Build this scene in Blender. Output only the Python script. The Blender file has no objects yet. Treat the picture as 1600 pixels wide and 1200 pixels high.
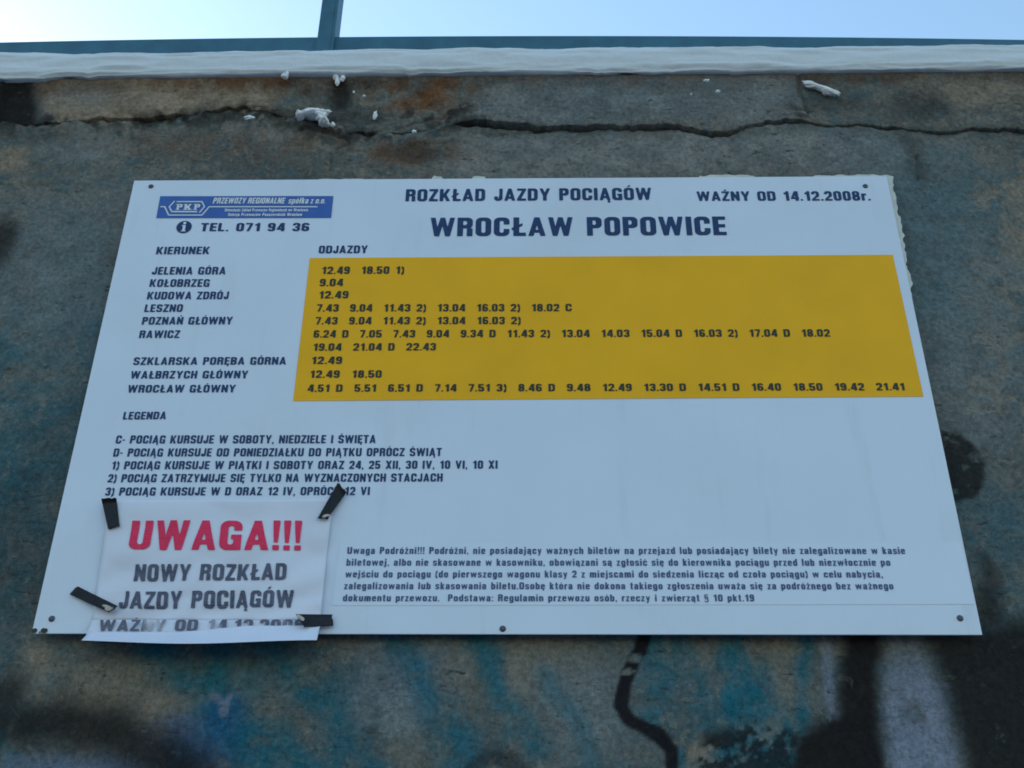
import bpy, bmesh, math, random
import numpy as np
from mathutils import Vector, Matrix

C = bpy.context.scene
COL = C.collection
R = math.radians

# ------------------------------------------------------------------ camera, sky, sun, exposure
BZ = 2.0            # height of the timetable's bottom edge above the ground
BY = -0.022         # front face of the timetable
PITCH, ROLL, YAW = R(29.368), R(0.416), R(-1.15)
CAM = np.array([0.0357, BY - 1.3504, BZ - 0.3979])
FPX = 1700.0        # focal length in photo pixels (1600 wide)
fwd = np.array([math.sin(YAW) * math.cos(PITCH), math.cos(YAW) * math.cos(PITCH), math.sin(PITCH)])
right0 = np.array([math.cos(YAW), -math.sin(YAW), 0.0])
up0 = np.cross(right0, fwd)
right = right0 * math.cos(ROLL) + up0 * math.sin(ROLL)
up = np.cross(right, fwd)

cam_d = bpy.data.cameras.new('camera')
cam = bpy.data.objects.new('camera', cam_d)
COL.objects.link(cam)
cam.matrix_world = Matrix((
    (right[0], up[0], -fwd[0], CAM[0]),
    (right[1], up[1], -fwd[1], CAM[1]),
    (right[2], up[2], -fwd[2], CAM[2]),
    (0, 0, 0, 1)))
cam_d.sensor_fit = 'HORIZONTAL'
cam_d.sensor_width = 36.0
cam_d.lens = 36.0 * FPX / 1600.0
cam_d.clip_start = 0.02
cam_d.clip_end = 3000
C.camera = cam

SUN_EL, SUN_AZ = R(27), R(-44)        # low winter sun behind the wall, off to the left
w = bpy.data.worlds.new('World')
C.world = w
w.use_nodes = True
nt = w.node_tree
nt.nodes.clear()
sky = nt.nodes.new('ShaderNodeTexSky')
sky.sky_type = 'NISHITA'
sky.sun_disc = False
sky.sun_elevation = SUN_EL
sky.sun_rotation = SUN_AZ
sky.air_density = 2.0
sky.dust_density = 0.6
sky.ozone_density = 4.2
bg = nt.nodes.new('ShaderNodeBackground')
bg.inputs['Strength'].default_value = 0.12
wo = nt.nodes.new('ShaderNodeOutputWorld')
nt.links.new(sky.outputs[0], bg.inputs['Color'])
nt.links.new(bg.outputs[0], wo.inputs['Surface'])

sd = bpy.data.lights.new('sun', 'SUN')
sd.energy = 2.2
sd.angle = R(0.5)
sd.color = (1.0, 0.9, 0.78)
sun = bpy.data.objects.new('sun', sd)
COL.objects.link(sun)
sdir = Vector((math.sin(SUN_AZ) * math.cos(SUN_EL), math.cos(SUN_AZ) * math.cos(SUN_EL), math.sin(SUN_EL)))
sun.rotation_euler = sdir.to_track_quat('Z', 'Y').to_euler()

C.view_settings.view_transform = 'Standard'
C.view_settings.look = 'None'
C.view_settings.exposure = 1.15
C.view_settings.gamma = 1.0
C.cycles.filter_width = 1.8

# ------------------------------------------------------------------ helpers
def at(px, py, y=0.0):
    """the point at depth y where the photo's pixel (px, py) lies"""
    d = fwd + right * ((px - 800) / FPX) + up * ((600 - py) / FPX)
    t = (y - CAM[1]) / d[1]
    p = CAM + d * t
    return float(p[0]), float(p[2])

def tag(o, label=None, cat=None, group=None, kind=None):
    if label: o['label'] = label
    if cat: o['category'] = cat
    if group: o['group'] = group
    if kind: o['kind'] = kind
    return o

def mesh_obj(name, verts, faces, mat, parent=None, smooth=False):
    me = bpy.data.meshes.new(name)
    me.from_pydata([tuple(v) for v in verts], [], faces)
    me.update()
    if mat: me.materials.append(mat)
    if smooth: me.polygons.foreach_set('use_smooth', [True] * len(me.polygons))
    o = bpy.data.objects.new(name, me)
    COL.objects.link(o)
    if parent: o.parent = parent
    return o

def empty(name, loc=(0, 0, 0)):
    o = bpy.data.objects.new(name, None)
    o.empty_display_size = 0.05
    o.location = loc
    COL.objects.link(o)
    return o

# parts are modelled in world coordinates; an Empty at the base keeps them where they are
def adopt(o, root):
    o.parent = root
    o.matrix_parent_inverse = Matrix.Translation(root.location).inverted()
    return o

class Noise:
    """smooth lattice noise in two dimensions, -1..1"""
    def __init__(self, seed):
        self.g = np.random.RandomState(seed).rand(256, 256) * 2 - 1
    def n(self, x, z, f):
        x = x * f + 1000.37; z = z * f + 1000.71
        i = np.floor(x).astype(int); j = np.floor(z).astype(int)
        a = x - i; b = z - j
        a = a * a * a * (a * (6 * a - 15) + 10); b = b * b * b * (b * (6 * b - 15) + 10)
        i0, i1, j0, j1 = i % 256, (i + 1) % 256, j % 256, (j + 1) % 256
        g = self.g
        return (g[i0, j0] * (1 - a) + g[i1, j0] * a) * (1 - b) + (g[i0, j1] * (1 - a) + g[i1, j1] * a) * b
    def fbm(self, x, z, f, octs=5, gain=.5):
        s = 0; amp = 1; tot = 0
        for k in range(octs):
            s = s + amp * self.n(x + 3.1 * k, z - 1.7 * k, f); tot += amp
            amp *= gain; f *= 2.03
        return s / tot

def sstep(a, b, x):
    t = np.clip((x - a) / (b - a), 0, 1)
    return t * t * (3 - 2 * t)

# ------------------------------------------------------------------ materials
def new_mat(name):
    m = bpy.data.materials.new(name)
    m.use_nodes = True
    n = m.node_tree.nodes
    return m, n, m.node_tree.links, n['Principled BSDF']

def plain(name, col, rough=.5, metal=0.0, var=.08, scale=40, bump=0.0, spec=.5, bscale=None):
    """one colour, lightly mottled by noise so that no surface is perfectly even"""
    m, n, l, p = new_mat(name)
    tc = n.new('ShaderNodeTexCoord')
    no = n.new('ShaderNodeTexNoise'); no.inputs['Scale'].default_value = scale; no.inputs['Detail'].default_value = 6
    l.new(tc.outputs['Object'], no.inputs['Vector'])
    mr = n.new('ShaderNodeMapRange')
    mr.inputs['From Min'].default_value = .25; mr.inputs['From Max'].default_value = .75
    mr.inputs['To Min'].default_value = 1 - var; mr.inputs['To Max'].default_value = 1 + var
    l.new(no.outputs['Fac'], mr.inputs['Value'])
    mx = n.new('ShaderNodeMix'); mx.data_type = 'RGBA'; mx.blend_type = 'MULTIPLY'; mx.inputs['Factor'].default_value = 1
    mx.inputs['A'].default_value = (*col, 1)
    l.new(mr.outputs['Result'], mx.inputs['B'])
    l.new(mx.outputs['Result'], p.inputs['Base Color'])
    p.inputs['Roughness'].default_value = rough
    p.inputs['Metallic'].default_value = metal
    p.inputs['Specular IOR Level'].default_value = spec
    if bump:
        b = n.new('ShaderNodeBump'); b.inputs['Strength'].default_value = bump; b.inputs['Distance'].default_value = .002
        nb = no
        if bscale:
            nb = n.new('ShaderNodeTexNoise'); nb.inputs['Scale'].default_value = bscale; nb.inputs['Detail'].default_value = 5
            l.new(tc.outputs['Object'], nb.inputs['Vector'])
        l.new(nb.outputs['Fac'], b.inputs['Height']); l.new(b.outputs['Normal'], p.inputs['Normal'])
    return m

M_board = plain('white_enamel', (.64, .73, .88), rough=.45, spec=.3, var=.035, scale=5, bump=.04, bscale=60)
def weather_board(m):
    n, l = m.node_tree.nodes, m.node_tree.links
    p = n['Principled BSDF']; src = p.inputs['Base Color'].links[0].from_socket
    tc = n.new('ShaderNodeTexCoord')
    mp = n.new('ShaderNodeMapping'); mp.inputs['Scale'].default_value = (1, 1, .12); l.new(tc.outputs['Object'], mp.inputs['Vector'])
    def layer(scale, vec, a, b, k, col, src):
        t = n.new('ShaderNodeTexNoise'); t.inputs['Scale'].default_value = scale; t.inputs['Detail'].default_value = 8; t.inputs['Roughness'].default_value = .65
        l.new(vec, t.inputs['Vector'])
        r = n.new('ShaderNodeMapRange'); r.interpolation_type = 'SMOOTHSTEP'
        r.inputs['From Min'].default_value = a; r.inputs['From Max'].default_value = b; r.inputs['To Max'].default_value = k
        l.new(t.outputs['Fac'], r.inputs['Value'])
        x = n.new('ShaderNodeMix'); x.data_type = 'RGBA'; l.new(r.outputs['Result'], x.inputs['Factor'])
        l.new(src, x.inputs['A']); x.inputs['B'].default_value = (*col, 1)
        return x.outputs['Result']
    s_ = layer(34, mp.outputs[0], .54, .74, .14, (.36, .40, .42), src)
    s_ = layer(210, tc.outputs['Object'], .70, .76, .35, (.25, .26, .26), s_)
    s_ = layer(3.2, tc.outputs['Object'], .45, .70, .16, (.44, .50, .56), s_)
    l.new(s_, p.inputs['Base Color'])
weather_board(M_board)
M_edge = plain('sheet_edge', (.55, .55, .53), rough=.5)
M_blue = plain('navy_ink', (.020, .050, .14), rough=.45, var=.18, scale=160, spec=.2)
M_grey = plain('small_print_ink', (.06, .10, .22), rough=.45, var=.2, scale=200, spec=.2)
M_yellow = plain('amber_panel', (.84, .435, .014), spec=.15, rough=.5, var=.05, scale=14)
M_ink = plain('dark_green_ink', (.035, .045, .03), rough=.45, var=.2, scale=160, spec=.2)
M_banner = plain('banner_blue', (.05, .13, .42), rough=.4, var=.08, scale=60, spec=.2)
M_bwhite = plain('banner_white', (.66, .70, .74), rough=.4, var=.06)
M_film = plain('clear_film_strip', (.62, .715, .865), rough=.3, var=.02, scale=20)
M_screw = plain('screw_steel', (.09, .10, .13), rough=.45, metal=.5, var=.25, scale=300)
M_paper = plain('white_paper', (.67, .72, .86), rough=.75, var=.04, scale=12, bump=.12, bscale=30)
M_red = plain('red_print', (.74, .04, .12), rough=.6, var=.10, scale=120, spec=.2)
M_pgrey = plain('grey_print', (.10, .11, .17), rough=.6, var=.3, scale=160, spec=.2)
M_tape = plain('black_tape', (.014, .017, .022), rough=.38, var=.25, scale=90, bump=.3, spec=.2)
M_glint = plain('tape_glint', (.45, .42, .36), rough=.3, var=.3, scale=200)  # pale colour painting the glints on the curled tape ends
M_rail = plain('teal_paint', (.020, .105, .165), rough=.5, var=.22, scale=25, bump=.25, bscale=120)
M_remnant = plain('old_paper', (.55, .58, .56), rough=.8, var=.16, scale=60, bump=.3)

def snow_mat(col=(.60, .66, .72)):
    m, n, l, p = new_mat('packed_snow')
    p.inputs['Base Color'].default_value = (*col, 1)
    p.inputs['Roughness'].default_value = .75
    p.inputs['Subsurface Weight'].default_value = .25
    p.inputs['Subsurface Radius'].default_value = (.012, .016, .02)
    p.inputs['Subsurface Scale'].default_value = 1.0
    tc = n.new('ShaderNodeTexCoord')
    no = n.new('ShaderNodeTexNoise'); no.inputs['Scale'].default_value = 70; no.inputs['Detail'].default_value = 8
    l.new(tc.outputs['Object'], no.inputs['Vector'])
    b = n.new('ShaderNodeBump'); b.inputs['Strength'].default_value = .5; b.inputs['Distance'].default_value = .004
    l.new(no.outputs['Fac'], b.inputs['Height']); l.new(b.outputs['Normal'], p.inputs['Normal'])
    return m
M_snow = snow_mat()
M_lump = snow_mat((.80, .84, .88))

def wall_mat():
    m, n, l, p = new_mat('weathered_concrete')
    geo = n.new('ShaderNodeTexCoord')
    def noise(scale, detail=8, rough=.6, dist=0.0, vec=None):
        t = n.new('ShaderNodeTexNoise')
        t.inputs['Scale'].default_value = scale; t.inputs['Detail'].default_value = detail
        t.inputs['Roughness'].default_value = rough; t.inputs['Distortion'].default_value = dist
        l.new(vec or geo.outputs['Object'], t.inputs['Vector'])
        return t.outputs['Fac']
    def ramp(v, a, b, lo=0.0, hi=1.0):
        t = n.new('ShaderNodeMapRange'); t.interpolation_type = 'SMOOTHSTEP'
        t.inputs['From Min'].default_value = a; t.inputs['From Max'].default_value = b
        t.inputs['To Min'].default_value = lo; t.inputs['To Max'].default_value = hi
        l.new(v, t.inputs['Value']); return t.outputs['Result']
    def math_(op, a, b):
        t = n.new('ShaderNodeMath'); t.operation = op
        for i, v in enumerate((a, b)):
            if isinstance(v, (int, float)): t.inputs[i].default_value = v
            else: l.new(v, t.inputs[i])
        return t.outputs[0]
    def mix(f, a, b, mode='MIX'):
        t = n.new('ShaderNodeMix'); t.data_type = 'RGBA'; t.blend_type = mode
        if isinstance(f, (int, float)): t.inputs['Factor'].default_value = f
        else: l.new(f, t.inputs['Factor'])
        for k, v in (('A', a), ('B', b)):
            if isinstance(v, tuple): t.inputs[k].default_value = (*v, 1)
            else: l.new(v, t.inputs[k])
        return t.outputs['Result']
    def attr(name):
        t = n.new('ShaderNodeAttribute'); t.attribute_name = name
        return t.outputs['Fac']
    # streaks run down the wall: noise stretched in height
    mp = n.new('ShaderNodeMapping'); mp.inputs['Scale'].default_value = (1, 1, .22)
    l.new(geo.outputs['Object'], mp.inputs['Vector'])
    big = noise(5, 8, .62, .4); mid = noise(22, 9, .65, .3); fine = noise(150, 6, .7); grit = noise(520, 3, .6)
    streak = noise(26, 7, .6, .2, mp.outputs[0])
    base = mix(ramp(big, .38, .62), (.112, .112, .104), (.195, .178, .152))
    base = mix(ramp(mid, .40, .66, 0, .65), base, (.085, .105, .105))
    base = mix(ramp(noise(38, 7, .7, .4), .46, .60, 0, .6), base, (.055, .105, .12))
    base = mix(ramp(noise(75, 5, .7), .58, .70, 0, .55), base, (.25, .20, .15))
    base = mix(ramp(streak, .50, .70, 0, .55), base, (.09, .085, .075))
    mp2 = n.new('ShaderNodeMapping'); mp2.inputs['Scale'].default_value = (1, 1, 3.2)
    l.new(geo.outputs['Object'], mp2.inputs['Vector'])
    dash = noise(48, 5, .62, .3, mp2.outputs[0]); flake = noise(31, 10, .68, .5); place = noise(6.5, 4, .6)
    base = mix(math_('MULTIPLY', ramp(flake, .555, .575), ramp(place, .44, .56, 0, .55)), base, (.23, .205, .165))
    base = mix(ramp(noise(17, 9, .66, .6), .60, .63, 0, .45), base, (.06, .07, .07))
    base = mix(attr('tan'), base, mix(ramp(mid, .4, .6), (.285, .225, .165), (.215, .175, .13)))
    base = mix(attr('grey'), base, mix(ramp(mid, .35, .65), (.125, .14, .145), (.235, .24, .232)))
    base = mix(math_('MULTIPLY', attr('rust'), ramp(mid, .38, .58)), base, (.17, .075, .03))
    br = ramp(mid, .30, .58, .45, 1.0)
    base = mix(math_('MULTIPLY', attr('teal'), br), base, (.003, .115, .165))
    base = mix(math_('MULTIPLY', attr('blue'), br), base, (.015, .085, .22))
    base = mix(math_('MULTIPLY', attr('pale'), ramp(mid, .25, .5, .45, 1.0)), base, (.205, .235, .31))
    base = mix(math_('MULTIPLY', attr('dark'), math_('MULTIPLY', ramp(mid, .22, .42, .75, 1.0), ramp(flake, .60, .66, 1.0, .72))), base, (.0135, .013, .0135))
    base = mix(math_('MULTIPLY', attr('line'), ramp(fine, .22, .42, .6, 1.0)), base, (.012, .012, .016))
    v1 = n.new('ShaderNodeMapRange'); v1.inputs['From Min'].default_value = .3; v1.inputs['From Max'].default_value = .7
    v1.inputs['To Min'].default_value = .62; v1.inputs['To Max'].default_value = 1.36
    l.new(fine, v1.inputs['Value'])
    base = mix(1.0, base, v1.outputs[0], 'MULTIPLY')
    v2 = n.new('ShaderNodeMapRange'); v2.inputs['From Min'].default_value = .3; v2.inputs['From Max'].default_value = .7
    v2.inputs['To Min'].default_value = .88; v2.inputs['To Max'].default_value = 1.12
    l.new(grit, v2.inputs['Value'])
    base = mix(1.0, base, v2.outputs[0], 'MULTIPLY')
    base = mix(math_('MULTIPLY', ramp(dash, .625, .665), ramp(noise(8), .40, .60, 0, .75)), base, (.028, .028, .028))
    # pits
    vo = n.new('ShaderNodeTexVoronoi'); vo.inputs['Scale'].default_value = 60
    l.new(geo.outputs['Object'], vo.inputs['Vector'])
    pit = ramp(vo.outputs['Distance'], .05, .16, 1, 0)
    pit = math_('MULTIPLY', pit, ramp(noise(9), .5, .6))
    base = mix(math_('MULTIPLY', pit, .6), base, (.04, .04, .038))
    l.new(base, p.inputs['Base Color'])
    p.inputs['Roughness'].default_value = .93
    p.inputs['Specular IOR Level'].default_value = .2
    b1 = n.new('ShaderNodeBump'); b1.inputs['Strength'].default_value = .75; b1.inputs['Distance'].default_value = .006
    l.new(mid, b1.inputs['Height'])
    b2 = n.new('ShaderNodeBump'); b2.inputs['Strength'].default_value = .6; b2.inputs['Distance'].default_value = .0018
    l.new(math_('SUBTRACT', math_('ADD', fine, math_('MULTIPLY', ramp(flake, .55, .58), .5)), math_('ADD', math_('MULTIPLY', pit, .8), math_('MULTIPLY', ramp(dash, .6, .67), .8))), b2.inputs['Height']); l.new(b1.outputs['Normal'], b2.inputs['Normal'])
    l.new(b2.outputs['Normal'], p.inputs['Normal'])
    return m
M_wall = wall_mat()

def ground_mat():
    m, n, l, p = new_mat('trodden_snow')
    tc = n.new('ShaderNodeTexCoord')
    no = n.new('ShaderNodeTexNoise'); no.inputs['Scale'].default_value = .6; no.inputs['Detail'].default_value = 8
    l.new(tc.outputs['Object'], no.inputs['Vector'])
    cr = n.new('ShaderNodeValToRGB')
    cr.color_ramp.elements[0].position = .4; cr.color_ramp.elements[0].color = (.06, .06, .062, 1)
    cr.color_ramp.elements[1].position = .62; cr.color_ramp.elements[1].color = (.30, .32, .35, 1)
    l.new(no.outputs['Fac'], cr.inputs['Fac']); l.new(cr.outputs['Color'], p.inputs['Base Color'])
    p.inputs['Roughness'].default_value = .8
    b = n.new('ShaderNodeBump'); b.inputs['Strength'].default_value = .4; b.inputs['Distance'].default_value = .05
    l.new(no.outputs['Fac'], b.inputs['Height']); l.new(b.outputs['Normal'], p.inputs['Normal'])
    return m
M_ground = ground_mat()

# ------------------------------------------------------------------ setting: ground
g = mesh_obj('ground', [(-600, -600, 0), (600, -600, 0), (600, 600, 0), (-600, 600, 0)], [(0, 1, 2, 3)], M_ground)
tag(g, kind='structure')

# ------------------------------------------------------------------ the concrete wall
N1, N2, N3, N4 = Noise(3), Noise(11), Noise(29), Noise(47)
ZTOP = at(800, 112, -.016)[1]

def pline(pts, y=0.0):
    q = [at(a, b, y) for a, b in pts]
    return np.array(q)

SEAM = pline([(0, 189), (60, 192), (150, 188), (230, 186), (300, 177), (380, 168), (440, 181), (500, 200), (560, 208), (640, 206),
              (700, 194), (740, 193), (800, 199), (900, 203), (1000, 200), (1060, 201), (1105, 211), (1135, 212), (1165, 199), (1200, 194),
              (1250, 193), (1300, 200), (1360, 199), (1400, 202), (1450, 207), (1520, 202), (1600, 204)])
def seam_z(x):
    z = np.interp(x, SEAM[:, 0], SEAM[:, 1])
    return z + (.0022 + .004 * (x < at(720, 200)[0])) * N2.fbm(x, x * 0 + 4.0, 30, 4) + .0032 * N3.fbm(x, x * 0 + 14.0, 95, 3)
GAPX = pline([(0, 190), (70, 190), (200, 190), (430, 190), (500, 190), (690, 190), (730, 190), (850, 200), (1040, 200), (1120, 212), (1170, 200), (1185, 195),
              (1245, 194), (1270, 194), (1395, 200), (1412, 200), (1500, 200), (1520, 200), (1600, 200)])[:, 0]
GAPV = np.array([.004, .003, .002, .002, .001, .001, .006, .005, .0055, .006, .004, .008, .009, .0045, .005, .0006, .0006, .003, .002])
def gap(x):
    return np.maximum(np.interp(x, GAPX, GAPV) * (1 + .9 * N3.fbm(x, x * 0 + 9, 25, 4)), .0006)
PRX = pline([(0, 160), (52, 160), (74, 160), (410, 160), (450, 160), (560, 160), (690, 160), (735, 160), (1236, 160), (1252, 160), (1600, 160)])[:, 0]
PRV = np.array([-.006, -.005, .003, .003, .003, .001, .000, .005, .007, .003, .003])
def proud(x):
    return np.interp(x, PRX, PRV, left=.004, right=.004)

def segdist(x, z, pts):
    """distance in metres to a polyline drawn on the wall"""
    P = pline(pts)
    d = np.full(x.shape, 9.0)
    for (ax, az), (bx, bz) in zip(P[:-1], P[1:]):
        ux, uz = bx - ax, bz - az
        t = np.clip(((x - ax) * ux + (z - az) * uz) / (ux * ux + uz * uz), 0, 1)
        d = np.minimum(d, np.hypot(x - ax - t * ux, z - az - t * uz))
    return d
def stroke(x, z, pts, half, soft):
    return 1 - sstep(half - soft, half + soft, segdist(x, z, pts))
def blob(x, z, px, py, rx, rz, soft=.35, rot=0.0):
    cx, cz = at(px, py)
    c, s = math.cos(rot), math.sin(rot)
    a = ((x - cx) * c + (z - cz) * s) / rx; b = (-(x - cx) * s + (z - cz) * c) / rz
    return 1 - sstep(1 - soft, 1 + soft, np.hypot(a, b))
def inside(x, z, pts):
    P = pline(pts); r = np.zeros(x.shape, bool); m = len(P)
    for i in range(m):
        (ax, az), (bx, bz) = P[i], P[(i + 1) % m]
        if az == bz: continue
        r ^= ((az > z) != (bz > z)) & (x < (bx - ax) * (z - az) / (bz - az) + ax)
    return r
def area(x, z, pts, soft):
    d = segdist(x, z, pts + pts[:1])
    return sstep(-soft, soft, np.where(inside(x, z, pts), d, -d))

HAIR = [  # fine cracks: (points, half width, depth)
    ([(1432, 246), (1434, 262), (1433, 282)], .0022, .005),
    ([(1245, 112), (1249, 150), (1262, 182)], .0026, .006),
    ([(715, 262), (760, 270), (800, 268), (850, 262), (900, 258)], .0008, .003),
    ([(760, 213), (800, 207), (850, 203)], .0014, .004),
    ([(0, 288), (40, 290), (90, 288), (140, 289)], .0010, .003),
    ([(20, 1030), (60, 1040), (120, 1038), (160, 1030)], .0009, .003),
    ([(1480, 716), (1530, 720), (1600, 719)], .0008, .002),
    ([(1430, 445), (1480, 458), (1560, 460)], .0008, .002),
    ([(630, 198), (660, 190), (690, 180)], .0016, .005),
    ([(545, 222), (520, 240), (514, 265)], .0018, .005),
    ([(640, 226), (690, 222), (730, 223)], .0022, .005),
    ([(470, 205), (510, 210), (545, 218)], .0028, .007),
]

def masks(x, z, cop):
    wx = x + .010 * N1.fbm(x, z, 14, 4); wz = z + .010 * N2.fbm(x, z, 14, 4)      # ragged outlines
    fx = x + .0035 * N3.fbm(x, z, 60, 3); fz = z + .0035 * N4.fbm(x, z, 60, 3)    # finer ragged outlines
    n_b = N1.fbm(x, z, 6, 5); n_m = N2.fbm(x, z, 20, 5); n_f = N3.fbm(x, z, 55, 4)
    K = dict.fromkeys(('tan', 'grey', 'rust', 'teal', 'blue', 'pale', 'dark', 'line'))
    if not cop:
        # flaked plaster to the right of the timetable
        t = area(wx, wz, [(1480, 330), (1560, 250), (1640, 240), (1640, 700), (1560, 660), (1530, 560), (1500, 480)], .03)
        t = t * sstep(.02, .10, n_m + .5 * n_f + .06)
        t = np.maximum(t, area(fx, fz, [(1560, 330), (1580, 280), (1660, 250), (1660, 520), (1610, 470), (1575, 440)], .004) * .8)
        t = np.maximum(t, area(fx, fz, [(1482, 432), (1540, 432), (1542, 452), (1500, 456)], .006) * .7)
        t = np.maximum(t, area(wx, wz, [(1520, 520), (1570, 500), (1580, 560), (1560, 640), (1500, 645), (1510, 590)], .003) * sstep(-.15, -.08, n_m))
        t = np.maximum(t, blob(wx, wz, 1470, 240, .11, .05, .5) * .35)
        t = np.maximum(t, blob(wx, wz, 20, 245, .03, .03, .4) * .7)
        t = np.maximum(t, blob(wx, wz, 110, 1060, .12, .025, .6) * .55)
        t = np.maximum(t, blob(wx, wz, 210, 1110, .08, .045, .7) * .75)
        t = np.maximum(t, blob(wx, wz, 60, 1022, .022, .016, .5) * .7)
        t = np.maximum(t, blob(wx, wz, 740, 1080, .07, .05, .7) * .4)
        t = np.maximum(t, blob(wx, wz, 1230, 1050, .035, .08, .6) * .55)
        # bare edges where black paint has flaked off at the lower right
        fl = sstep(.16, .24, n_f + .6 * n_m) * blob(x, z, 1160, 1150, .10, .06, .4)
        t = np.maximum(t, fl * .8)
        t = np.maximum(t, blob(wx, wz, 860, 1040, .06, .035, .6) * .55)
        t = np.maximum(t, blob(wx, wz, 660, 1180, .04, .03, .6) * .5)
        K['tan'] = t
        g_ = blob(wx, wz, 130, 235, .07, .03, .5) * .8
        g_ = np.maximum(g_, area(wx, wz, [(720, 215), (1240, 210), (1400, 215), (1420, 260), (1380, 275), (700, 280)], .02) * .8)
        g_ = np.maximum(g_, blob(wx, wz, 110, 420, .14, .14, .7) * .65)
        g_ = np.maximum(g_, blob(fx, fz, 612, 1108, .055, .040, .25) * .9)
        g_ = np.maximum(g_, area(wx, wz, [(560, 1010), (690, 1000), (700, 1080), (640, 1130), (560, 1080)], .03) * .6)
        g_ = np.maximum(g_, blob(wx, wz, 395, 1050, .05, .04, .6) * .6)
        g_ = np.maximum(g_, blob(wx, wz, 910, 1100, .07, .07, .6) * .75)
        g_ = np.maximum(g_, blob(wx, wz, 1490, 450, .10, .30, .6) * .6)
        K['grey'] = g_
        K['rust'] = np.maximum(blob(wx, wz, 640, 240, .10, .025, .6) * .6, blob(wx, wz, 350, 225, .2, .03, .6) * .35)
        dn = sstep(-.25, .35, n_b + .4 * n_m)
        low = sstep(at(800, 960)[1], at(800, 1060)[1], z)
        te = (.16 + .74 * sstep(.02, .30, n_b + .45 * n_m)) * low * (.55 + .45 * sstep(1.0, 1.75, z))
        te = np.maximum(te, stroke(wx, wz, [(345, 1020), (330, 1080), (350, 1130), (420, 1190), (480, 1230)], .035, .03) * .9)
        te = np.maximum(te, stroke(wx, wz, [(1020, 1010), (1040, 1060), (1030, 1110)], .025, .025) * .7)
        te = np.maximum(te, stroke(wx, wz, [(1148, 990), (1146, 1040), (1140, 1115)], .014, .014) * .95)
        te = np.maximum(te, stroke(wx, wz, [(1265, 990), (1258, 1050), (1250, 1150)], .012, .012) * .85)
        te = np.maximum(te, stroke(wx, wz, [(760, 1000), (775, 1060), (795, 1130)], .018, .02) * .75)
        te = np.maximum(te, stroke(wx, wz, [(690, 1110), (705, 1150), (720, 1200)], .025, .02) * .8)
        te = np.maximum(te, stroke(wx, wz, [(525, 1090), (520, 1150), (560, 1230)], .03, .03) * .65)
        te = np.maximum(te, stroke(wx, wz, [(430, 1010), (400, 1060)], .03, .03) * .6)
        for pts, hw, k in [([(615, 990), (655, 1060), (720, 1195)], .020, .8), ([(735, 990), (785, 1085), (835, 1160)], .018, .8),
                           ([(230, 990), (320, 1070), (440, 1200)], .026, .9), ([(410, 1000), (520, 1110), (600, 1220)], .022, .75),
                           ([(860, 1060), (900, 1130), (930, 1210)], .016, .6), ([(1060, 1010), (1095, 1080), (1110, 1130)], .016, .6), ([(1190, 1060), (1215, 1130), (1230, 1200)], .02, .7)]:
            te = np.maximum(te, stroke(wx, wz, pts, hw, hw * .95) * k)
        side = np.maximum(blob(wx, wz, 50, 650, .14, .36, .7) * .5, blob(wx, wz, 1570, 900, .09, .12, .6) * .55)
        side = np.maximum(side, blob(wx, wz, 1510, 420, .16, .30, .7) * .42)
        K['teal'] = np.maximum(te, side * (.5 + .5 * dn))
        bl = blob(wx, wz, 300, 1165, .055, .035, .8) * .6
        bl = np.maximum(bl, blob(wx, wz, 350, 1125, .03, .03, .7) * .6)
        bl = np.maximum(bl, blob(wx, wz, 110, 1215, .10, .025, .7) * .55)
        bl = np.maximum(bl, blob(wx, wz, 620, 1060, .06, .05, .8) * .12)
        K['blue'] = bl
        pa = area(wx, wz, [(1382, 985), (1435, 985), (1462, 1050), (1485, 1110), (1515, 1230), (1550, 1420), (1520, 1540), (1440, 1500), (1400, 1260), (1385, 1130), (1390, 1060)], .018) * .85
        pa = pa * (.35 + .65 * sstep(at(1410, 1010)[1], at(1410, 1085)[1], z))
        pa = pa * (1 - .6 * blob(wx, wz, 1428, 1112, .014, .012, .5))
        pa = np.maximum(pa, stroke(fx, fz, [(1290, 1010), (1296, 1070), (1303, 1118)], .007, .004) * .6)
        pa = np.maximum(pa, stroke(fx, fz, [(335, 1088), (352, 1100), (362, 1090)], .004, .003) * .7)
        pa = np.maximum(pa, blob(fx, fz, 354, 1106, .006, .012, .4) * .7)
        pa = np.maximum(pa, blob(wx, wz, 100, 1205, .09, .022, .7) * .45)
        for (a, b, r) in [(1551, 1052, .005), (1483, 1071, .0035), (1326, 1050, .0035), (1364, 1071, .003), (1495, 1018, .0025), (1551, 1009, .003), (1478, 1113, .003)]:
            pa = np.maximum(pa, blob(fx, fz, a, b, r, r, .4) * .8)
        K['pale'] = pa
        dk = area(wx, wz, [(1318, 985), (1374, 985), (1380, 1060), (1378, 1130), (1400, 1300), (1420, 1520), (1330, 1640), (1240, 1480), (1215, 1250), (1240, 1150), (1290, 1125), (1312, 1110)], .013)
        dk = np.maximum(dk, area(wx, wz, [(1444, 985), (1690, 960), (1760, 1180), (1740, 1480), (1640, 1560), (1560, 1420), (1522, 1240), (1490, 1110), (1468, 1050)], .02) * .93)
        dk = np.maximum(dk, area(wx, wz, [(1522, 860), (1545, 880), (1568, 925), (1580, 1000), (1530, 1000)], .012) * .7)
        dk = np.maximum(dk, area(fx, fz, [(1100, 1150), (1180, 1130), (1250, 1145), (1260, 1300), (1180, 1420), (1090, 1380), (1070, 1240)], .008) * sstep(-.30, -.12, -n_f - .5 * n_m) * .85)
        dk = np.maximum(dk, stroke(wx, wz, [(40, 1128), (100, 1122), (170, 1140), (230, 1175), (290, 1215), (350, 1280), (380, 1380), (350, 1480), (250, 1540), (120, 1530)], .031, .026) * .9)
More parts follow.
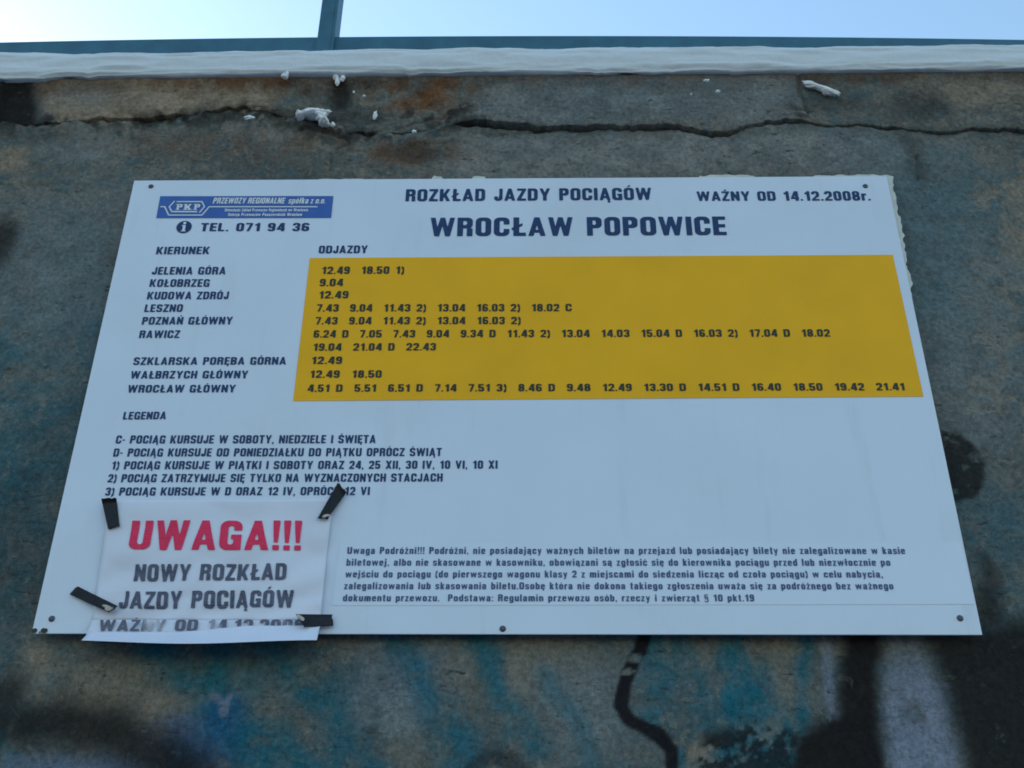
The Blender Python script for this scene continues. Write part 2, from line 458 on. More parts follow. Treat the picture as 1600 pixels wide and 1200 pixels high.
        dk = np.maximum(dk, blob(wx, wz, 0, 1105, .03, .05, .6) * .8)
        dk = np.maximum(dk, blob(wx, wz, -8, 382, .035, .05, .5) * .8)
        dk = np.maximum(dk, area(fx, fz, [(1470, 672), (1500, 676), (1526, 700), (1540, 728), (1536, 760), (1518, 782), (1480, 786)], .004) * (1 - .5 * sstep(.36, .46, n_f)) * .88)
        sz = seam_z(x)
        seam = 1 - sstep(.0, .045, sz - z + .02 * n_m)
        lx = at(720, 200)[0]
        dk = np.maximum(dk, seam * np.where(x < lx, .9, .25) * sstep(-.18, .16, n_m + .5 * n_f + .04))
        dk = np.maximum(dk, stroke(wx, wz, [(1400, 210), (1425, 230), (1432, 275)], .018, .015) * .4)
        dk = np.maximum(dk, blob(wx, wz, 650, 235, .06, .022, .6) * .55)
        dk = np.maximum(dk, blob(wx, wz, 20, 850, .05, .10, .8) * .35)
        K['dark'] = dk
        ln = stroke(fx, fz, [(1012, 960), (1003, 1012), (985, 1045), (975, 1075), (971, 1105), (983, 1125), (1010, 1140), (1033, 1150), (1048, 1170), (1052, 1240), (1040, 1310), (1000, 1370), (930, 1400), (870, 1370)], .0085, .0025)
        chip = np.maximum(blob(fx, fz, 995, 1028, .009, .005, .3), blob(fx, fz, 983, 1050, .008, .004, .3))
        ln = ln * (1 - chip)
        ln = np.maximum(ln, stroke(wx, wz, [(725, 1215), (760, 1188), (800, 1186), (830, 1215)], .010, .006) * .55)
        K['line'] = ln
        K['tan'] = np.maximum(K['tan'], chip * .6)
    else:
        L = area(wx, wz, [(62, 100), (445, 100), (430, 175), (300, 192), (95, 192), (60, 160)], .012)
        K['tan'] = np.maximum(L * 1.0 * sstep(-.5, .1, n_b + .3), blob(wx, wz, 1530, 150, .09, .028, .6) * .55)
        g_ = area(wx, wz, [(735, 150), (830, 120), (1240, 120), (1240, 200), (740, 200)], .015) * .65
        g_ = np.maximum(g_, blob(wx, wz, 130, 150, .06, .03, .5) * .5)
        g_ = np.maximum(g_, blob(fx, fz, 1243, 168, .016, .014, .3) * .8)
        g_ = np.maximum(g_, blob(fx, fz, 1253, 182, .016, .007, .3) * .8)
        K['grey'] = g_
        topb = sstep(.045, .0, ZTOP - z + .03 * n_m)
        x0, x1, x2 = at(210, 150)[0], at(450, 150)[0], at(760, 150)[0]
        ru = topb * np.where((x > x0) & (x < x1), .9, .45)
        ru = np.maximum(ru, blob(wx, wz, 430, 130, .035, .035, .6) * .8)
        ru = np.maximum(ru, blob(wx, wz, 665, 145, .085, .045, .6) * .9)
        ru = np.maximum(ru, blob(wx, wz, 270, 128, .05, .02, .6) * .7)
        K['rust'] = ru
        dk = area(wx, wz, [(-200, 90), (52, 90), (54, 150), (60, 200), (-200, 220)], .014) * .97  # soot plus the recess's shade, painted on where the coping is broken off
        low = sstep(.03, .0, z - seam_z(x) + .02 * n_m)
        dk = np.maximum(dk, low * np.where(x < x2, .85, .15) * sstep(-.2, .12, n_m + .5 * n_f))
        dk = np.maximum(dk, blob(fx, fz, 482, 192, .016, .008, .4))  # shade inside the arched clump's hollow, painted black on the concrete
        dk = np.maximum(dk, blob(wx, wz, 530, 150, .025, .035, .6) * .85)
        dk = np.maximum(dk, blob(wx, wz, 500, 185, .10, .02, .6) * .6)
        dk = np.maximum(dk, blob(wx, wz, 680, 175, .07, .02, .6) * sstep(-.2, .1, n_f) * .8)
        dk = np.maximum(dk, blob(wx, wz, 1440, 165, .045, .035, .6) * .55)
        dk = np.maximum(dk, blob(wx, wz, 1300, 165, .08, .02, .6) * .3)
        dk = np.maximum(dk, topb * .35)
        K['dark'] = dk
        K['teal'] = blob(wx, wz, 1000, 160, .25, .04, .6) * .12
    for k in K:
        if K[k] is None: K[k] = np.zeros(x.shape)
    return K

def relief(x, z, cop, K):
    d = (.002 if cop else .010) * N4.fbm(x, z, 3.0, 4) + .0035 * N1.fbm(x, z, 17, 4) + .0016 * N2.fbm(x, z, 70, 3)
    d = d + .0022 * K['tan'] * (0 if cop else -1) + .0012 * K['grey']
    if cop:
        d = d + proud(x)
        rough = np.interp(x, pline([(430, 150), (480, 150), (700, 150), (740, 150)])[:, 0], [0, 1, 1, 0], left=.35, right=.25)
        d = d + rough * (.012 * N3.fbm(x, z, 22, 4))
        # the right-hand block steps back behind a broken edge
        d = d + .008 * np.maximum(K['grey'] - .66, 0) * 5
        # the top edge under the snow runs straighter
        t_ = np.exp(-((ZTOP - z) / .016) ** 2)
        d = d * (1 - t_) + (.0065 + .0015 * N1.fbm(x, z, 17, 3)) * t_
        # rounded lower edge
        e = np.clip((z - seam_z(x)) / .007, 0, 1)
        d = d - .0015 * (1 - e) ** 2
    else:
        # a rough lip of concrete along the seam, thickest below the big snow clump
        sz = seam_z(x)
        lip = np.exp(-((sz - z) / .02) ** 2)
        xr = pline([(430, 190), (470, 190), (520, 190), (560, 190)])[:, 0]
        d = d + lip * np.interp(x, xr, [.003, .018, .016, .002], left=.004, right=0)
        d = d - .004 * np.exp(-((sz - z) / .008) ** 2)
        lx = at(720, 200)[0]
        d = d + np.where(x < lx, .010, .002) * N3.fbm(x, z, 30, 4) * np.exp(-((sz - z) / .05) ** 2)
    for pts, hw, dep in HAIR:
        d = d - dep * (1 - sstep(0, hw * 2.2, segdist(x + .002 * N3.fbm(x, z, 90, 2), z + .002 * N4.fbm(x, z, 90, 2), pts)))
    # the wall lies flat enough behind the timetable for it to hang clear
    if not cop:
        inb = (1 - sstep(.60, .66, np.abs(x))) * (1 - sstep(.37, .42, np.abs(z - BZ - .37)))
        d = d * (1 - .55 * inb)
    return d

def spaced(lo, hi, step, far_lo, far_hi, grow=1.18):
    mid = list(np.arange(lo, hi, step))
    a = []; s = step; v = lo
    while v > far_lo:
        s = min(s * grow, .5); v -= s; a.append(v)
    b = []; s = step; v = mid[-1]
    while v < far_hi:
        s = min(s * grow, .5); v += s; b.append(v)
    return np.array(a[::-1] + mid + b)

def grid_faces(nr, nc, off=0):
    i = np.arange(nr - 1)[:, None] * nc + np.arange(nc - 1)[None, :]
    return np.stack([i, i + 1, i + nc + 1, i + nc], -1).reshape(-1, 4) + off

XS = spaced(-1.12, 1.18, .0028, -14, 14)
nc = len(XS)

def fast_mesh(name, V, F, mat, attrs=None):
    me = bpy.data.meshes.new(name)
    me.vertices.add(len(V)); me.vertices.foreach_set('co', V.astype(np.float32).ravel())
    me.loops.add(F.size); me.loops.foreach_set('vertex_index', F.astype(np.int32).ravel())
    me.polygons.add(len(F)); me.polygons.foreach_set('loop_start', np.arange(0, F.size, 4, dtype=np.int32))
    me.polygons.foreach_set('use_smooth', np.ones(len(F), bool))
    me.update(calc_edges=True); me.validate()
    if attrs:
        for k, v in attrs.items():
            a = me.attributes.new(k, 'FLOAT', 'POINT'); a.data.foreach_set('value', v.astype(np.float32).ravel())
    me.materials.append(mat)
    o = bpy.data.objects.new(name, me); COL.objects.link(o)
    return o

WALL_BACK = .45
def build_wall():
    root = empty('retaining_wall', (0, 0, 0))
    tag(root, 'weathered grey concrete wall with cracked coping and old spray paint', 'wall')
    # body: low coarse rows, fine rows where it is looked at closely
    zlow = np.linspace(0, 1.70, 24)[:-1]
    tt = np.linspace(0, 1, 385)
    rows = []
    sz = seam_z(XS) - gap(XS) * .5
    for z in zlow: rows.append(np.full(nc, z))
    for t in tt: rows.append(1.70 + (sz - 1.70) * t)
    Z = np.array(rows); X = np.broadcast_to(XS, Z.shape).copy()
    K = masks(X, Z, False)
    Y = -relief(X, Z, False, K)
    V = np.stack([X, Y, Z], -1)
    # ledge on top, back face
    led = np.stack([XS, np.full(nc, WALL_BACK), sz + .002], -1)
    bak = np.stack([XS, np.full(nc, WALL_BACK), np.zeros(nc)], -1)
    V = np.concatenate([V, led[None], bak[None]], 0)
    K = {k: np.concatenate([v, v[-1:], v[-1:]], 0) for k, v in K.items()}
    o = fast_mesh('wall_body', V.reshape(-1, 3), grid_faces(V.shape[0], nc), M_wall, K)
    adopt(o, root)
    # coping
    s2 = seam_z(XS) + gap(XS) * .5
    tt = np.linspace(0, 1, 56)
    Z = np.array([s2 + (ZTOP - s2) * t for t in tt]); X = np.broadcast_to(XS, Z.shape).copy()
    K = masks(X, Z, True)
    Y = -relief(X, Z, True, K)
    V = np.stack([X, Y, Z], -1)
    und = np.stack([XS, np.full(nc, WALL_BACK), s2 + .004], -1)
    mid_u = np.stack([XS, np.full(nc, .03), s2 + .003], -1)
    top = np.stack([XS, np.full(nc, WALL_BACK), np.full(nc, ZTOP)], -1)
    V = np.concatenate([und[None], mid_u[None], V, top[None], und[None]], 0)
    K = {k: np.concatenate([v[:1], v[:1], v, v[-1:], v[-1:]], 0) for k, v in K.items()}
    o = fast_mesh('coping', V.reshape(-1, 3), grid_faces(V.shape[0], nc), M_wall, K)
    adopt(o, root)
    tag(o, 'broken concrete coping with rust stains and a dark gap beneath it')
    return root
wall = build_wall()

# ------------------------------------------------------------------ snow lying on the coping
SX = spaced(-1.3, 1.35, .006, -14, 14, 1.2)
def build_snow():
    lowx = pline([(0, 160), (55, 160), (85, 160)])[:, 0]
    na = 30
    V = []
    hgt = at(800, 79, -.012)[1] - ZTOP + .003 * N1.fbm(SX, SX * 0, 2.2, 4) + .0016 * N2.fbm(SX, SX * 0 + 3, 20, 3)
    over = .011 + .004 * N2.fbm(SX, SX * 0 + 7, 5, 4)
    drop = np.interp(SX, lowx, [.009, .007, .0], left=.008, right=0.0) + .0022 * np.maximum(N3.fbm(SX, SX * 0 + 1, 30, 3), -.2) + .012 * np.maximum(N1.fbm(SX, SX * 0 + 21, 38, 3) - .34, 0)
    for k in range(na + 1):
        a = -math.pi / 2 + math.pi * k / na          # underside, front, top
        yy = -(.007 + over * max(math.cos(a), 0) ** .45)
        if k == 0: yy = np.full(SX.shape, .10)
        zz = ZTOP + .001 - drop + (hgt + drop) * (.5 + .5 * math.copysign(abs(math.sin(a)) ** .7, math.sin(a)))
        nz = .0045 * N4.fbm(SX, SX * 0 + a * .3, 11, 5) * (1 if 0 < k < na else 0)
        V.append(np.stack([SX, yy - nz, zz + nz * .3], -1))
    V.append(np.stack([SX, np.full(SX.shape, .12), ZTOP + hgt * 1.05 + .004], -1))
    V.append(np.stack([SX, np.full(SX.shape, WALL_BACK - .02), ZTOP + hgt * .8], -1))
    V.append(np.stack([SX, np.full(SX.shape, WALL_BACK - .01), np.full(SX.shape, ZTOP + .001)], -1))
    V = np.array(V)
    o = fast_mesh('snow', V.reshape(-1, 3), grid_faces(V.shape[0], len(SX)), M_snow)
    tag(o, 'long rounded strip of snow lying along the top of the wall', 'snow', kind='stuff')
    return o
build_snow()

# ------------------------------------------------------------------ lumps of snow caught on the wall
def snow_lump(label, px, py, rx, rz, seed, rot=0.0, y=-.012, ry=None, sub=5, amp=.42, extra=()):
    """a lumpy ellipsoid (or several run together) pressed against the concrete"""
    rnd = Noise(seed)
    cx, cz = at(px, py, y)
    bm = bmesh.new()
    balls = [(0, 0, rx, rz, rot)] + list(extra)
    for (ox, oz, ax, az, rr) in balls:
        ret = bmesh.ops.create_icosphere(bm, subdivisions=sub, radius=1)
        c, s = math.cos(rr), math.sin(rr)
        for v in ret['verts']:
            p = v.co.copy()
            q = 1 + amp * float(rnd.fbm(np.array([p.x + p.y * .7 + ox * 60]), np.array([p.z - p.y * .6 + oz * 60]), 1.9, 3, .42)[0])
            a, b = p.x * ax * q, p.z * az * q * (1.0 if p.z > 0 else .8)
            v.co = Vector((ox + a * c - b * s, p.y * (ry or min(ax, az)) * q, oz + a * s + b * c))
    me = bpy.data.meshes.new('snow_clump'); bm.to_mesh(me); bm.free()
    me.materials.append(M_lump)
    me.polygons.foreach_set('use_smooth', [True] * len(me.polygons))
    o = bpy.data.objects.new('snow_clump', me); o.location = (cx, y, cz); COL.objects.link(o)
    return tag(o, label, 'snow clump', 'lumps of snow stuck to the coping')
snow_lump('largest snow clump, arched over a dark hollow in the seam left of centre', 490, 178, .025, .0062, 5, .10, -.018, .012,
          extra=((-.021, -.005, .007, .0065, .9), (.014, -.009, .011, .0085, -.5), (.019, -.019, .008, .005, .2)))
snow_lump('long slanting smear of snow on the right part of the coping', 1285, 139, .032, .0055, 6, -.50, -.012, .006,
          extra=((-.018, .009, .012, .007, -.4), (.006, -.007, .010, .004, -.4)))
snow_lump('small snow clump just under the snow strip, left of the rail post', 445, 119, .006, .006, 7, 0, -.02,
          extra=((.003, .006, .003, .005, 0),))
snow_lump('trickle of snow hanging below the strip under the rail post', 527, 127, .004, .011, 8, .2, -.012, .005, extra=((.008, .006, .004, .008, -.4), (-.003, .009, .006, .004, 0)))
snow_lump('flat little snow clump on the rusty seam between block edge and arched clump', 389, 184, .008, .0035, 9, 0, -.02)
snow_lump('upright thin flake of snow right of the arched clump', 586, 181, .003, .009, 10, -.2, -.010, .004, amp=.5)
snow_lump('tiny snow crumb beside the right end of the arched clump', 520, 195, .004, .0045, 12, 0, -.02)
snow_lump('dark-edged snow speck high on the middle coping', 1104, 126, .005, .0028, 13, 0, -.018)
snow_lump('round snow speck on the middle coping, lower right of two', 1122, 143, .004, .0026, 14, 0, -.018)
snow_lump('single snow crumb lying on the seam near the start of the long crack', 647, 206, .004, .003, 15, 0, -.014)
snow_lump('faint snow speck on the middle coping, lower left of two', 1080, 147, .0018, .002, 16, 0, -.018)
snow_lump('little snow crumb high on the coping right of the post', 553, 144, .0018, .0028, 17, 0, -.008)
snow_lump('little pale snow crumb beside the rusty patch of coping', 569, 150, .0026, .0018, 18, 0, -.008)

# ------------------------------------------------------------------ railing on top of the wall
def box_bm(bm, c, s, rz=0.0):
    ret = bmesh.ops.create_cube(bm, size=1)
    m = Matrix.Translation(c) @ Matrix.Rotation(rz, 4, 'Z') @ Matrix.Diagonal((*s, 1))
    bmesh.ops.transform(bm, matrix=m, verts=ret['verts'])
    return ret['verts']
def bm_obj(name, bm, mat, parent=None, bevel=0.0):
    if bevel:
        bmesh.ops.bevel(bm, geom=list(bm.edges), offset=bevel, segments=2, affect='EDGES', profile=.6)
    me = bpy.data.meshes.new(name); bm.to_mesh(me); bm.free(); me.materials.append(mat)
    o = bpy.data.objects.new(name, me); COL.objects.link(o)
    if parent: adopt(o, parent)
    return o

RY = .13
def build_railing():
    root = empty('railing', (0, RY, ZTOP))
    tag(root, 'teal painted steel railing standing on the snowy wall top', 'railing')
    zl, zm, zr = at(0, 64, RY)[1], at(800, 54, RY)[1], at(1600, 60, RY)[1]
    a, b = at(0, 64, RY)[0], at(1600, 60, RY)[0]; c = at(800, 54, RY)[0]
    co = np.polyfit([a, c, b], [zl, zm, zr], 2)
    xs = np.linspace(-14, 14, 701)
    def top(x):
        xc = np.clip(x, -1.15, 1.25)
        return np.polyval(co, xc) + (x - xc) * .002
    def beam(name, zt, h, d, y):
        bev = .004
        prof = [(0, -bev), (bev, 0), (d - bev, 0), (d, -bev), (d, -h + bev), (d - bev, -h), (bev, -h), (0, -h + bev)]
        V = []; F = []; m = len(prof)
        for i, x in enumerate(xs):
            z0 = zt(x)
            for (py, pz) in prof: V.append((x, y + py, z0 + pz))
        for i in range(len(xs) - 1):
            for j in range(m):
                F.append((i * m + j, i * m + (j + 1) % m, (i + 1) * m + (j + 1) % m, (i + 1) * m + j))
        F.append(tuple(range(m))[::-1]); F.append(tuple((len(xs) - 1) * m + j for j in range(m)))
        return adopt(mesh_obj(name, V, F, M_rail), root)
    beam('bottom_rail', top, .055, .030, RY)
    beam('top_rail', lambda x: top(x) + 1.05, .045, .040, RY - .004)
    px0 = at(507, 70, RY)[0]
    for k in range(-6, 7):
        x = px0 + k * 2.3
        bm = bmesh.new()
        zb, zt = ZTOP - .05, float(top(np.array(x))) + 1.01
        h = zt - zb
        for s, cx, cy in (((.027, .006, h), 0, -.002), ((.006, .042, h), .0165, .016)):
            box_bm(bm, Vector((x + cx, RY - .004 + cy, zb + h / 2)), s)
        o = bm_obj('post', bm, M_rail, root, .0012)
        bm = bmesh.new()
        box_bm(bm, Vector((x + .002, RY + .045, ZTOP + .006)), (.11, .10, .010))
        bm_obj('base_plate', bm, M_rail, o, .002)
    return root
build_railing()

# ------------------------------------------------------------------ lettering: a heavy, narrow, square-shouldered alphabet
# every letter is described by strokes (distance fields, capital height 1) and cut out as flat faces
SX_, SY_ = .222, .178        # stem and bar thickness
def f_rect(x0, x1, y0, y1):
    return lambda x, y: np.maximum(np.maximum(x0 - x, x - x1), np.maximum(y0 - y, y - y1))
def f_rbox(x0, x1, y0, y1, r):
    def f(x, y):
        rr = min(r, (x1 - x0) / 2, (y1 - y0) / 2)
        qx = np.abs(x - (x0 + x1) / 2) - (x1 - x0) / 2 + rr; qy = np.abs(y - (y0 + y1) / 2) - (y1 - y0) / 2 + rr
        return np.hypot(np.maximum(qx, 0), np.maximum(qy, 0)) + np.minimum(np.maximum(qx, qy), 0) - rr
    return f
def f_ring(x0, x1, y0, y1, r=.22, tx=SX_, ty=SY_):
    a = f_rbox(x0, x1, y0, y1, r); b = f_rbox(x0 + tx, x1 - tx, y0 + ty, y1 - ty, max(r - .12, .07))
    return lambda x, y: np.maximum(a(x, y), -b(x, y))
def f_diag(xa, ya, xb, yb, wd=.20):
    c = abs(yb - ya) / math.hypot(xb - xa, yb - ya)
    lo, hi = min(ya, yb), max(ya, yb)
    return lambda x, y: np.maximum((np.abs(x - (xa + (xb - xa) * (y - ya) / (yb - ya))) - wd / 2) * c, np.maximum(lo - y, y - hi))
def f_or(*fs):
    return lambda x, y: np.minimum.reduce([f(x, y) for f in fs])
def f_cut(f, *gs):
    return lambda x, y: np.maximum.reduce([f(x, y)] + [-g(x, y) for g in gs])
def f_and(f, g): return lambda x, y: np.maximum(f(x, y), g(x, y))
def f_move(f, dx=0, dy=0): return lambda x, y: f(x - dx, y - dy)
def f_flip(f, w): return lambda x, y: f(w - x, y)
def f_turn(f, w, h=1.0): return lambda x, y: f(w - x, h - y)

def make_glyphs():
    G = {}
    W = .60; s, b = SX_, SY_; XH = .74
    R = f_rect
    stem = lambda x, y0=0, y1=1: R(x, x + s, y0, y1)
    O = f_ring(0, W, 0, 1)
    G['O'] = (W, O); G['0'] = (.56, f_ring(0, .56, 0, 1))
    G['I'] = (s, stem(0))
    G['L'] = (.48, f_or(stem(0), R(0, .48, 0, b)))
    G['E'] = (.50, f_or(stem(0), R(0, .50, 0, b), R(0, .50, 1 - b, 1), R(0, .47, .5 - b / 2, .5 + b / 2)))
    G['T'] = (.56, f_or(R(.28 - s / 2, .28 + s / 2, 0, 1), R(0, .56, 1 - b, 1)))
    G['H'] = (W, f_or(stem(0), stem(W - s), R(0, W, .5 - b / 2, .5 + b / 2)))
    G['D'] = (W, f_or(f_and(f_ring(-.3, W, 0, 1, .22, s, b), R(0, W, 0, 1)), stem(0)))
    bowl = lambda y0, y1, w=W: f_and(f_ring(-.4, w, y0, y1, .2, s, b), R(0, w, 0, 1))
    G['P'] = (.57, f_or(stem(0), bowl(.40, 1, .57)))
    G['B'] = (W, f_or(stem(0), bowl(.43, 1, W - .02), bowl(0, .57)))
    G['R'] = (W, f_or(stem(0), bowl(.42, 1, W - .01), R(W - s - .01, W - .01, 0, .40), R(.2, W - .06, .42, .42 + b)))
    G['U'] = (W, f_or(f_and(f_ring(0, W, 0, 1.6), R(0, W, 0, 1))))
    G['J'] = (.50, f_cut(f_and(f_ring(0, .50, 0, 1.6), R(0, .50, 0, 1)), R(-1, s + .08, .36, 2)))
    G['C'] = (W, f_cut(O, R(.3, 1, .38, .62)))
    G['G'] = (W, f_or(f_cut(O, R(.3, 1, .38, .66)), R(W - s, W, 0, .52), R(.31, W, .52 - b + .02, .52)))
    S_ = f_or(f_cut(f_ring(0, W, .43, 1), R(.3, 1, .3, .70)), f_cut(f_ring(0, W, 0, .57), R(-1, .3, .30, .8)), R(.16, W - .16, .43, .57))
    G['S'] = (W, S_)
    G['Z'] = (.54, f_or(R(0, .54, 0, b), R(0, .54, 1 - b, 1), f_diag(.12, b - .02, .42, 1 - b + .02, .22)))
    G['N'] = (.62, f_or(stem(0), stem(.62 - s), f_diag(.10, 1, .52, 0, .20)))
    G['M'] = (.78, f_or(stem(0), stem(.78 - s), f_diag(.10, 1, .39, .04, .17), f_diag(.68, 1, .39, .04, .17)))
    G['A'] = (.66, f_or(f_diag(.10, 0, .33, 1, .20), f_diag(.56, 0, .33, 1, .20), R(.16, .50, .17, .17 + b - .02)))
    G['V'] = (.64, f_or(f_diag(.10, 1, .32, 0, .20), f_diag(.54, 1, .32, 0, .20)))
    G['W'] = (.94, f_or(f_diag(.095, 1, .265, 0, .19), f_diag(.47, 1, .265, 0, .18), f_diag(.47, 1, .675, 0, .18), f_diag(.845, 1, .675, 0, .19)))
    G['Y'] = (.64, f_or(f_diag(.10, 1, .32, .36, .20), f_diag(.54, 1, .32, .36, .20), R(.32 - s / 2, .32 + s / 2, 0, .45)))
    G['X'] = (.64, f_or(f_diag(.11, 0, .53, 1, .22), f_diag(.53, 0, .11, 1, .22)))
    G['K'] = (.64, f_or(stem(0), f_diag(.20, .30, .52, 1, .21), f_diag(.28, .56, .53, 0, .22)))
    G['1'] = (.44, f_or(R(.42 - s, .42, 0, 1), R(.06, .35, .68, .68 + b)))
    G['2'] = (.55, f_or(f_cut(f_ring(0, .55, .34, 1), R(-1, .30, .2, .68), R(-1, .36, .1, .6)), f_diag(.11, b - .02, .44, .56, .22), R(0, .55, 0, b)))
    G['3'] = (.55, f_or(f_cut(f_or(f_ring(0, .55, .43, 1), f_ring(0, .55, 0, .57)), R(-1, .28, .29, .71)), R(.18, .38, .43, .57)))
    G['4'] = (.58, f_or(R(.32, .32 + s, 0, 1), R(0, .58, .18, .18 + b), f_diag(.10, .30, .36, 1, .19)))
    G['5'] = (.55, f_or(f_cut(f_ring(0, .55, 0, .64), R(-1, .26, .29, .47)), R(0, .52, 1 - b, 1), R(0, s, .40, 1)))
    six = f_or(f_ring(0, .55, 0, .62), f_cut(f_ring(0, .55, 0, 1), R(.27, 1, .3, .74)))
    G['6'] = (.55, six); G['9'] = (.55, f_turn(six, .55))
    G['7'] = (.52, f_or(R(0, .52, 1 - b, 1), f_diag(.20, 0, .42, 1 - b + .02, .20)))
    G['8'] = (.56, f_or(f_ring(.015, .545, .43, 1), f_ring(0, .56, 0, .57)))
    G['.'] = (.17, R(0, .17, 0, .17))
    G[','] = (.17, f_or(R(0, .17, 0, .17), f_diag(.04, -.14, .12, .02, .09)))
    G[':'] = (.17, f_or(R(0, .17, 0, .17), R(0, .17, .5, .67)))
    G['-'] = (.28, R(0, .28, .36, .50))
    G['!'] = (.20, f_or(R(.01, .19, 0, .17), f_and(f_diag(.10, .25, .10, 1, .20), lambda x, y: np.abs(x - .10) - (.055 + .05 * (y - .25) / .75))))
    G[')'] = (.26, f_and(f_ring(-.8, .26, -.2, 1.04, .34, .15, .3), R(0.02, .26, -.2, 1.04)))
    G['('] = (.26, f_flip(G[')'][1], .26))
    G['§'] = (.5, f_or(f_cut(f_ring(0, .5, .55, 1.02, .2, .14, .12), R(.25, 1, .62, .84)), f_ring(.02, .48, .28, .72, .2, .13, .11), f_cut(f_ring(0, .5, -.12, .42, .2, .14, .12), R(-1, .25, .1, .36))))
    # small letters
    w = .52; r = .18
    o = f_ring(0, w, 0, XH, r, s - .01, b - .02)
    G['o'] = (w, o)
    st = lambda x, y0, y1: R(x, x + s - .01, y0, y1)
    G['b'] = (w, f_or(o, st(0, 0, 1))); G['d'] = (w, f_or(o, st(w - s + .01, 0, 1)))
    G['p'] = (w, f_or(o, st(0, -.22, XH)))
    G['g'] = (w, f_or(o, st(w - s + .01, -.08, XH), f_cut(f_ring(0, w, -.24, .4, r, s, .12), R(-1, 2, -.06, 2))))
    G['c'] = (.50, f_cut(o, R(.25, 1, .28, .46)))
    G['e'] = (w, f_or(f_cut(o, R(.25, 1, .20, .32)), R(.1, w - .02, .32, .32 + .11)))
    n = f_and(f_ring(0, w, -.6, XH, r, s - .01, b - .02), R(0, w, 0, XH))
    G['n'] = (w, f_or(n, st(0, 0, XH))); G['h'] = (w, f_or(n, st(0, 0, 1)))
    G['u'] = (w, f_turn(G['n'][1], w, XH))
    m1 = f_and(f_ring(0, .50, -.6, XH, r, s - .01, b - .02), R(0, .5, 0, XH))
    G['m'] = (.82, f_or(m1, f_move(m1, .32), st(0, 0, XH)))
    G['r'] = (.36, f_or(st(0, 0, XH), f_and(f_ring(0, .52, -.6, XH, r, s, b), R(0, .36, .5, XH))))
    G['a'] = (.52, f_or(f_cut(f_ring(0, .5, .2, XH, r, s - .01, b - .03), R(-1, .25, .36, .52), R(-1, .4, .1, .40)), f_ring(0, .5, 0, .45, .14, s - .01, .11), st(.5 - s + .01, 0, .6)))
    G['s'] = (.48, f_or(f_cut(f_ring(0, .48, .315, XH, .15, s - .02, .115), R(.24, 1, .2, .53)), f_cut(f_ring(0, .48, 0, .43, .15, s - .02, .115), R(-1, .24, .21, .6))))
    G['i'] = (s, f_or(st(0, 0, XH), st(0, .84, 1)))
    G['j'] = (s + .04, f_or(st(.03, -.1, XH), st(.03, .84, 1), R(-.05, .16, -.22, -.10)))
    G['l'] = (s, st(0, 0, 1))
    G['t'] = (.36, f_or(st(.07, .06, .95), R(0, .36, XH - .11, XH), R(.12, .36, 0, .12)))
    G['k'] = (.52, f_or(st(0, 0, 1), f_diag(.17, .24, .40, XH, .2), f_diag(.24, .42, .42, 0, .2)))
    G['w'] = (.80, f_or(f_diag(.085, XH, .22, 0, .16), f_diag(.40, XH, .22, 0, .15), f_diag(.40, XH, .58, 0, .15), f_diag(.715, XH, .58, 0, .16)))
    G['y'] = (.52, f_or(f_diag(.09, XH, .26, 0, .17), f_diag(.43, XH, .20, -.22, .17), R(.06, .22, -.22, -.11)))
    G['z'] = (.44, f_or(R(0, .44, 0, .13), R(0, .44, XH - .13, XH), f_diag(.12, .1, .32, XH - .1, .20)))
    # marks
    acute = lambda x, y: f_diag(x - .05, y, x + .07, y + .16, .13)
    ogon = lambda x: f_or(f_diag(x - .05, -.15, x + .03, .02, .11), R(x - .09, x + .10, -.19, -.11))
    for ch, base, dx, dy in (('Ó', 'O', .30, 1.06), ('Ń', 'N', .31, 1.06), ('Ś', 'S', .30, 1.06), ('ó', 'o', .26, .82), ('ć', 'c', .26, .82), ('ś', 's', .25, .82)):
        G[ch] = (G[base][0], f_or(G[base][1], acute(dx, dy)))
    for ch, base, dx, dy in (('Ż', 'Z', .27, 1.06), ('ż', 'z', .22, .82)):
        G[ch] = (G[base][0], f_or(G[base][1], R(dx - .09, dx + .09, dy, dy + .13)))
    for ch, base, dx in (('Ą', 'A', .56), ('Ę', 'E', .38), ('ą', 'a', .42), ('ę', 'e', .32)):
        G[ch] = (G[base][0], f_or(G[base][1], ogon(dx)))
    sl = lambda x0, x1, y0, y1: (lambda x, y: np.maximum(np.abs(y - (y0 + (y1 - y0) * (x - x0) / (x1 - x0))) - .07, np.maximum(x0 - x, x - x1)))
    G['Ł'] = (.52, f_or(f_move(G['L'][1], .05), sl(-.02, .40, .36, .62)))
    G['ł'] = (s + .06, f_or(f_move(G['l'][1], .03), sl(-.05, s + .11, .42, .62)))
    return G
GLYPHS = make_glyphs()
_cut = {}
